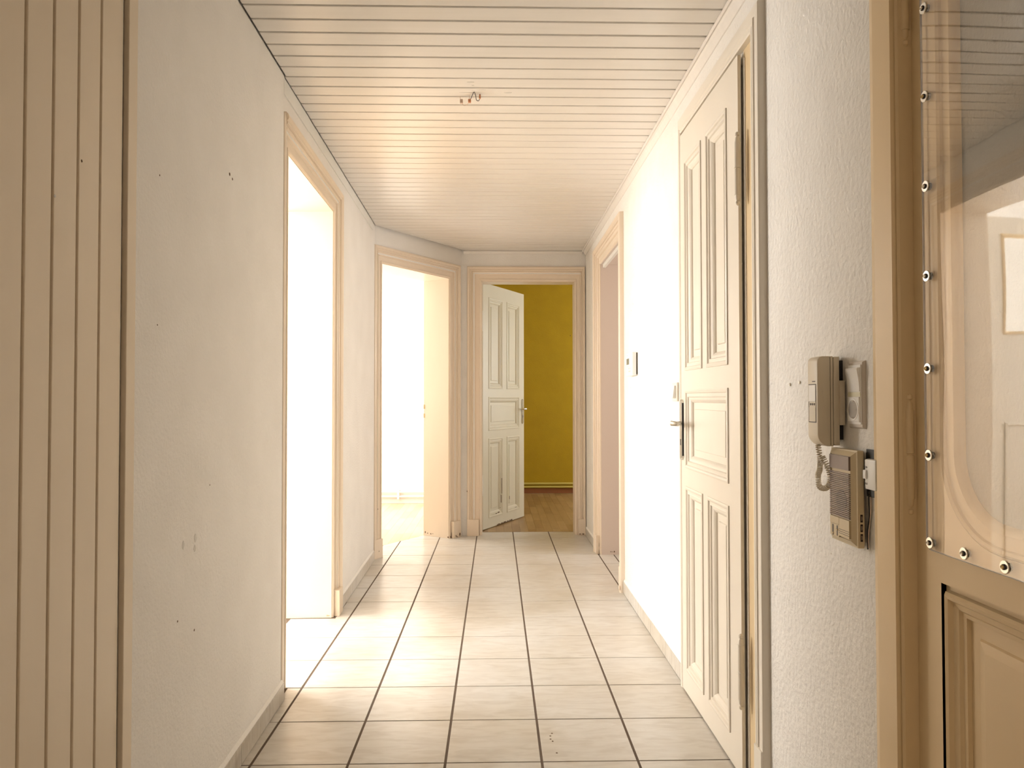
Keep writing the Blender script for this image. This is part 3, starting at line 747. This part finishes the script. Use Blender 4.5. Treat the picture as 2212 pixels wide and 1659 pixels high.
for k in range(3):
    z0 = .8495+k*.0195
    mk('wheel_slot', G(FR).box(bu0-.0009, bu0, .0125, .0175, z0, z0+.0155), VOID, sb)
    g = G(FR); g.loops([[(bu0+.004+.0062*math.cos(t)*-1, n, z0+.00775+.0075*math.sin(t)) for t in [2*math.pi*j/18 for j in range(18)]] for n in (.0138, .0160)], True, True, True)
    mk('thumb_wheel', g, BROWNP, sb)

# cables beside the box
cb = empty('loose_cable', 'thin dark cable hanging beside the speaker box', 'cable')
for k, q in enumerate(([(1.461, .004, 1.03), (1.458, .006, .99), (1.455, .004, .955), (1.452, .005, .93), (1.453, .004, .90), (1.459, .005, .87), (1.458, .005, .840), (1.461, .004, .835)],
                       [(1.459, .004, .96), (1.449, .003, .94), (1.446, .004, .92), (1.452, .003, .895), (1.457, .004, .86), (1.457, .004, .838)])):
    P = [Vector(a) for a in q]; pts = [cr(P, t*(len(P)-1.001)/40) for t in range(41)]
    g = G(FR); g.tube([tuple(a) for a in pts], .0013 if k == 0 else .0010, 6)
    mk('wire', g, BLACK if k == 0 else PINKC, cb, True)

# inline switch on black tape
sw = empty('cord_switch', 'small white rocker switch on black tape between speaker box and door casing', 'switch')
mk('body', G(FR).box(1.405, 1.447, .003, .0165, .958, 1.019, .005), PUREW, sw, True)
mk('black_tape', G(FR).box(1.425, 1.462, .0005, .004, 1.012, 1.037), BLACK, sw)
mk('black_tape', G(FR).box(1.425, 1.462, .0005, .004, .942, .966), BLACK, sw)
mk('rocker', G(FR).box(1.436, 1.4465, .0160, .0200, .979, .997, .0015), PUREW, sw, True)
text('lettering', 'EIN', (XR-.0168, 1.4385, 1.001), .0052, INK, sw, (R90, 0, -R90))
text('lettering', 'AUS', (XR-.0168, 1.4385, .968), .0052, INK, sw, (R90, 0, -R90))

# double wall plate: rocker and socket
ls_ = empty('light_switch', 'off-white double plate with rocker switch above a round grey socket', 'switch')
wu0, wu1 = 1.467, 1.529
mk('frame', G(FR).loops([[(wu0+i, n, 1.077+i), (wu1-i, n, 1.077+i), (wu1-i, n, 1.217-i), (wu0+i, n, 1.217-i)] for i, n in ((0, 0), (0, .002), (.001, .0035), (.003, .0066), (.004, .0070))], True, True, True), SWFRAME, ls_)
mk('insert', G(FR).box(wu0+.0045, wu1-.006, .007, .0100, 1.086, 1.209, .0008), SWWHITE, ls_)
mk('separator', G(FR).box(wu0+.0047, wu1-.0062, .009, .0107, 1.143, 1.1525), SWYEL, ls_)
g = G(FR)
g.prism([(.0095, 1.154), (.0115, 1.154), (.0120, 1.166), (.0135, 1.180), (.0170, 1.199), (.0160, 1.2025), (.0095, 1.2035)], wu0+.006, wu1-.0075, 'u')
mk('rocker', g, SWWHITE, ls_)
g = G(FR)
g.rect(wu0+.006, wu1-.0075, 1.0905, 1.1425, [(0, .0099), (.0005, .0125), (.002, .0130)])
mk('socket_cover', g, SWWHITE, ls_)
cu, cz = (wu0+wu1)/2-.001, 1.1165
mk('socket_ring', G(FR).lathe_n(cu, cz, [(.0125, .0225), (.0139, .0222), (.0141, .0200), (.0132, .0195)], 32), SWWHITE, ls_, True)
mk('socket_recess', G(FR).lathe_n(cu, cz, [(.0125, .0192), (.0135, .0190)], 32), SOCK, ls_)
for z in (cz-.0185, cz+.0160): mk('earth_clip', G(FR).box(cu-.003, cu+.003, .0130, .0143, z, z+.003), CHROME, ls_)
mk('socket_ridge', G(FR).box(cu-.014, cu+.014, .0133, .0139, cz-.0015, cz+.0015), SOCK, ls_)

# wall screws left of handset
for y_, z_, nm in ((1.848, 1.175, 'left of the pair beside the handset'), (1.788, 1.179, 'right of the pair beside the handset')):
    s_ = mk('wall_screw', G(FR).lathe_n(y_, z_, [(0, .0045), (.0015, .0045), (.0025, .0035), (.0035, .0030), (.0036, .0012), (.0020, .0010)], 14), CHROME, None, True,
            label='small screw in the rough wall, '+nm, cat='screw')

# thermostat and switch on the bright wall
th = empty('thermostat', 'white wall thermostat with small olive display near the far right doorway', 'thermostat')
mk('back_plate', G(FR).box(3.86, 4.03, 0, .008, 1.27, 1.385), INK, th)
mk('housing', G(FR).box(3.853, 4.035, .008, .030, 1.263, 1.388, .003), PUREW, th)
mk('display', G(FR).box(3.945, 4.018, .0298, .0306, 1.325, 1.358), LCD, th)
for k in range(4): mk('button', G(FR).box(3.91+.03*(k % 2), 3.925+.03*(k % 2), .0298, .0315, 1.283+.016*(k//2), 1.291+.016*(k//2), .0005), SWFRAME, th)
mk('printed_line', G(FR).box(3.935, 4.02, .0299, .0303, 1.3135, 1.3155), SWFRAME, th)
mk('printed_line', G(FR).box(3.985, 4.015, .0299, .0303, 1.3735, 1.3765), SWFRAME, th)
s2 = empty('light_switch', 'single ivory rocker switch on bright wall just beyond the panelled door', 'switch')
mk('frame', G(FR).box(2.985, 3.070, 0, .009, 1.128, 1.206, .003), LEAFP, s2)
mk('rocker', G(FR).prism([(.009, 1.140), (.0225, 1.142), (.0165, 1.192), (.009, 1.193)], 3.0, 3.056, 'u'), SWWHITE, s2)

# ------------------------------------------------------------------ loose lamp wires on the ceiling
lw = empty('ceiling_wires', 'bare lamp wires with two terracotta connector stubs hanging from board ceiling', 'wire')
P = [Vector(a) for a in ((-.106, 2.952, 2.357), (-.098, 2.94, 2.368), (-.088, 2.92, 2.379), (-.082, 2.935, 2.372), (-.079, 2.955, 2.362), (-.071, 2.955, 2.358), (-.066, 2.945, 2.362), (-.064, 2.935, 2.378))]
mk('wire', G().tube([tuple(cr(P, t*(len(P)-1.001)/48)) for t in range(49)], .0014, 6), BLACK, lw, True)
P = [Vector(a) for a in ((-.146, 2.965, 2.379), (-.144, 2.972, 2.365), (-.134, 2.985, 2.352), (-.122, 2.982, 2.352), (-.110, 2.962, 2.356), (-.108, 2.95, 2.379))]
mk('wire', G().tube([tuple(cr(P, t*(len(P)-1.001)/36)) for t in range(37)], .0011, 6), PINKC, lw, True)
mk('connector', G().box(-.113, -.101, 2.946, 2.960, 2.350, 2.362, .002), COPPER, lw)
mk('connector', G().box(-.147, -.135, 2.962, 2.976, 2.352, 2.368, .002), PINKC, lw)
mk('connector', G().box(-.068, -.061, 2.935, 2.943, 2.360, 2.376, .0015), COPPER, lw)

# ------------------------------------------------------------------ wear: holes, flecks
def fleck(parent, fr, u, z, w, h, m, n=0.0, name='hole'):
    pts = [(u+w*.5*math.cos(t)*random.uniform(.7, 1.1), z+h*.5*math.sin(t)*random.uniform(.7, 1.1)) for t in [2*math.pi*k/8 for k in range(8)]]
    mk(name, G(fr).prism(pts, n-.0004, n+.0004, 'n'), m, parent)
for y_, z_, w, h in ((2.192, 1.815, .012, .010), (2.216, 1.808, .009, .008), (1.719, 1.666, .004, .005), (1.714, 1.313, .004, .004),
                     (1.841, .586, .006, .006), (1.947, .531, .006, .007), (2.05, .9, .004, .005)):
    fleck(wl, LW, ls(y_), z_, w, h, CHIP, .0092)
for y_, z_ in ((1.871, .769), (1.949, .772), (1.947, .745)):
    fleck(wl, LW, ls(y_), z_, .016, .022, SMUDGE, .0092, 'filled_hole')
for y_, z_ in ((4.03, 1.63), (3.55, 1.137), (3.42, 1.137), (4.06, 1.20), (3.98, 1.66), (3.95, .60)): fleck(wr, RW, y_, z_, .010, .007, SMUDGE if y_ > 3.9 else SWFRAME, .0002)
for y_, z_ in ((1.74, 1.6), (1.6, .93), (1.92, 1.0), (1.63, .79), (1.87, .62)): fleck(wr, RW, y_, z_, .003, .004, SWFRAME, .0002)
fleck(wr, RW, 5.0, 2.26, .01, .004, CHIP, .0002)
fleck(we, ((0, 8.79), (1, 0), (0, -1)), .902, 1.902, .014, .014, CHIP, .0002)
SLF = slfr()
for s_, z_, w, h in ((SLI1+.012, .010, .016, .016), (SLI1+.05, .016, .014, .012), (SLI1+.062, .008, .02, .01), (SLI1+.018, .03, .004, .05), (SLI1+.10, .02, .02, .03)):
    fleck(d2, SLF, s_, z_, w, h, CHIP, .0215 if s_ > SLI1+.02 else -.004, 'chip')
JR = (on_slant(SLI1-.004, off), (-N[0], -N[1]), (-D[0], -D[1]))       # far reveal of slanting doorway
for s_, z_, w, h in ((.02, .010, .02, .01), (.20, .02, .012, .014), (.235, .022, .010, .012), (.18, .022, .008, .008), (.26, .028, .012, .022)):
    fleck(d2, JR, s_, z_, w, h, CHIP, .0003, 'chip')
J1 = ((xl(3.83), 3.831), (-1, 0), (0, -1))                            # far reveal of the left doorway
for s_, z_, w, h, m_ in ((.05, .012, .055, .012, CHIPL), (.085, .012, .03, .010, CHIPL), (.11, .014, .005, .008, CHIP), (.125, .014, .004, .006, CHIP)):
    fleck(d1, J1, s_, z_, w, h, m_, .0004, 'chip')
JB = ((XR, 5.316), (1, 0), (0, -1))                                   # far reveal of the dim right doorway
for s_, z_, w, h in ((.082, .022, .006, .009), (.092, .022, .005, .008), (.108, .022, .012, .012)):
    fleck(d4, JB, s_, z_, w, h, CHIP, .0004, 'chip')
fleck(d4, RW, 4.275, .03, .012, .03, CHIPL, .03, 'chip')
for y_, z_ in ((5.325, .07), (5.328, .02)): fleck(d4, RW, y_, z_, .01, .03, CHIP, .002, 'chip')
fleck(d3, EW, -.24, .37, .008, .016, CHIP, .017, 'chip')
fleck(d3, EW, .70, .012, .02, .008, CHIP, .022, 'chip'); fleck(d3, EW, .725, .012, .02, .012, CHIP, .022, 'chip')
fleck(d2, SLF, .05, .05, .006, .01, CHIP, .022, 'chip'); fleck(d2, SLF, .05, .35, .006, .01, CHIP, .01, 'chip')
for x_, y_ in ((.190, 2.497), (.183, 2.478), (.182, 2.455), (.188, 2.44), (.195, 2.36)):
    mk('dirt_fleck', G().lathe(x_, y_, [(.0002, .0035), (.0012, .002)], 7), CHIP, floor)
for x_, y_, w, h in ((-.097, 2.83, .03, .004), (-.09, 2.86, .014, .006), (-.09, 2.91, .02, .006), (-.12, 2.925, .06, .004), (.05, 2.925, .04, .012), (-.06, 2.90, .05, .004)):
    pts = [(x_+w*.5*math.cos(t)*random.uniform(.6, 1.1), y_+h*.5*math.sin(t)*random.uniform(.6, 1.1)) for t in [2*math.pi*k/9 for k in range(9)]]
    mk('paint_scar', G().prism(pts, ZC-.0008, ZC+.0004), SMUDGE, cl)
for c, (y_, z_) in enumerate(((1.385, 1.59), (1.30, 1.5))): fleck(d8, LW, ls(y_), z_, .005, .006, CHIP if c == 0 else SMUDGE, .0102)
